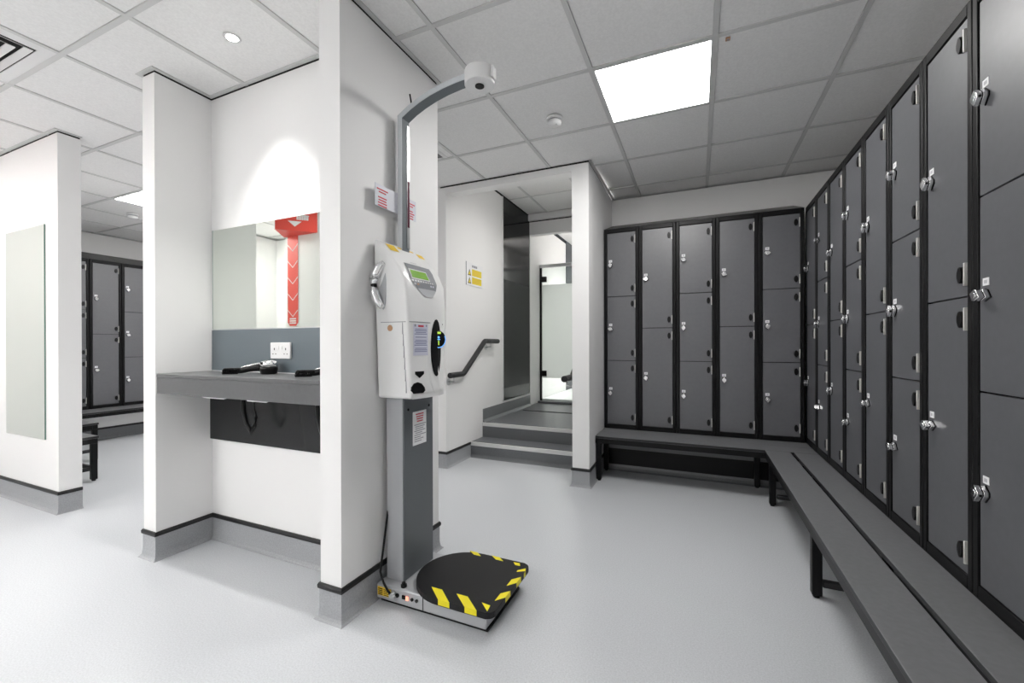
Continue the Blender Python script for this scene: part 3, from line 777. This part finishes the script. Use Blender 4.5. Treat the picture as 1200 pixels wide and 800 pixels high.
for z in (-.095, -.013):
    am = obj('yellow_panel', MB().box(.006, .0066, -.06, .145, z, z+.07), 'amber', ws)
    tb = MB()
    for q in range(3): tb.box(.0066, .0069, -.045, .10+.02*(q % 2), z+.012+.018*q, z+.019+.018*q)
    obj('lettering', tb, 'ochre', am)
    obj('triangle', MB().prism([(-.145, z), (-.078, z), (-.1115, z+.065)], 'x', .006, .0067), 'black', ws)
    obj('triangle_fill', MB().prism([(-.134, z+.008), (-.089, z+.008), (-.1115, z+.050)], 'x', .0067, .0070), 'amber', ws)
tb = MB()
for a, b in ((-.06, -.035), (-.03, -.015), (-.01, .02), (.025, .05)): tb.box(.006, .0066, a, b, .075, .098)
obj('lettering', tb, 'print_grey', ws)

# ------------------------------------------------------------------ small ceiling fittings
def smoke(x, y, label):
    t = thing('smoke_detector', label, 'smoke detector', (x, y, CEIL))
    obj('mount', MB().lathe([(.052, -.001), (.052, -.014), (.046, -.018)], (0, 0)), 'white', t)
    obj('sensor_slots', MB().lathe([(.040, -.018), (.040, -.026)], (0, 0)), 'print_grey', t)
    obj('dome', MB().lathe([(.045, -.026), (.045, -.040), (.036, -.052), (.014, -.056)], (0, 0)), 'white', t)
    obj('test_lamp', MB().cyl('z', (.02, -.02), .006, -.056, -.050, 10), 'brushed', t)
smoke(-.843, 2.60, 'round white smoke detector on the ceiling near the bright light panel')
smoke(-5.72, 2.58, 'small round smoke detector on the ceiling of the far left area')
vx, vy = cell(*VENT)
vt = thing('ceiling_vent', 'square white louvred air vent at the upper left of the ceiling', 'vent', (vx, vy, CEIL))
obj('duct', MB().box(-.25, .25, -.25, .25, .016, .019), 'ventdark', vt)
def ring(a, b, z0, z1):
    R = MB(); bm = R.bm
    o1 = [bm.verts.new((sx*a, sy*a, z0)) for sx, sy in ((-1, -1), (1, -1), (1, 1), (-1, 1))]
    i1 = [bm.verts.new((sx*b, sy*b, z1)) for sx, sy in ((-1, -1), (1, -1), (1, 1), (-1, 1))]
    o2 = [bm.verts.new(v.co+Vector((0, 0, .003))) for v in o1]; i2 = [bm.verts.new(v.co+Vector((0, 0, .003))) for v in i1]
    for k in range(4):
        q = (k+1) % 4
        for f in ((o1[k], o1[q], i1[q], i1[k]), (o2[k], o2[q], i2[q], i2[k]), (o1[k], o1[q], o2[q], o2[k]), (i1[k], i1[q], i2[q], i2[k])): bm.faces.new(f)
    return R
obj('vent_frame', ring(.288, .235, 0, -.003), 'white', vt)
for a in (.226, .180, .134, .088, .042): obj('louvre', ring(a, a-.024, -.009, .004), 'white', vt)
gr = thing('ceiling_grille', 'small grey ceiling grille peeping past the white wall behind the machine', 'vent', (-1.95, 2.64, CEIL))
obj('grille_frame', ring(.170, .145, -.001, -.006), 'white', gr)
obj('grille_mesh', MB().box(-.146, .146, -.146, .146, -.003, .001), 'ventgrey', gr)
tag(obj('ceiling_sensor', MB().box(-.010, .010, -.012, .012, -.005, 0, .001).box(-.005, .006, -.006, .008, -.0055, -.0049, 0, 1), ['tan', 'print_grey'], None, (.135, 2.271, CEIL+.004)),
    'tiny beige sensor tab on the ceiling tile beside the bright panel', 'sensor')
tag(obj('wall_pin', MB().tube([(0, .010, -.022), (.004, -.010, .022)], .004, 8), 'black', None, (-1.314, 1.729, 2.366)), 'tiny black pin on the white wall above the height arm', 'pin')
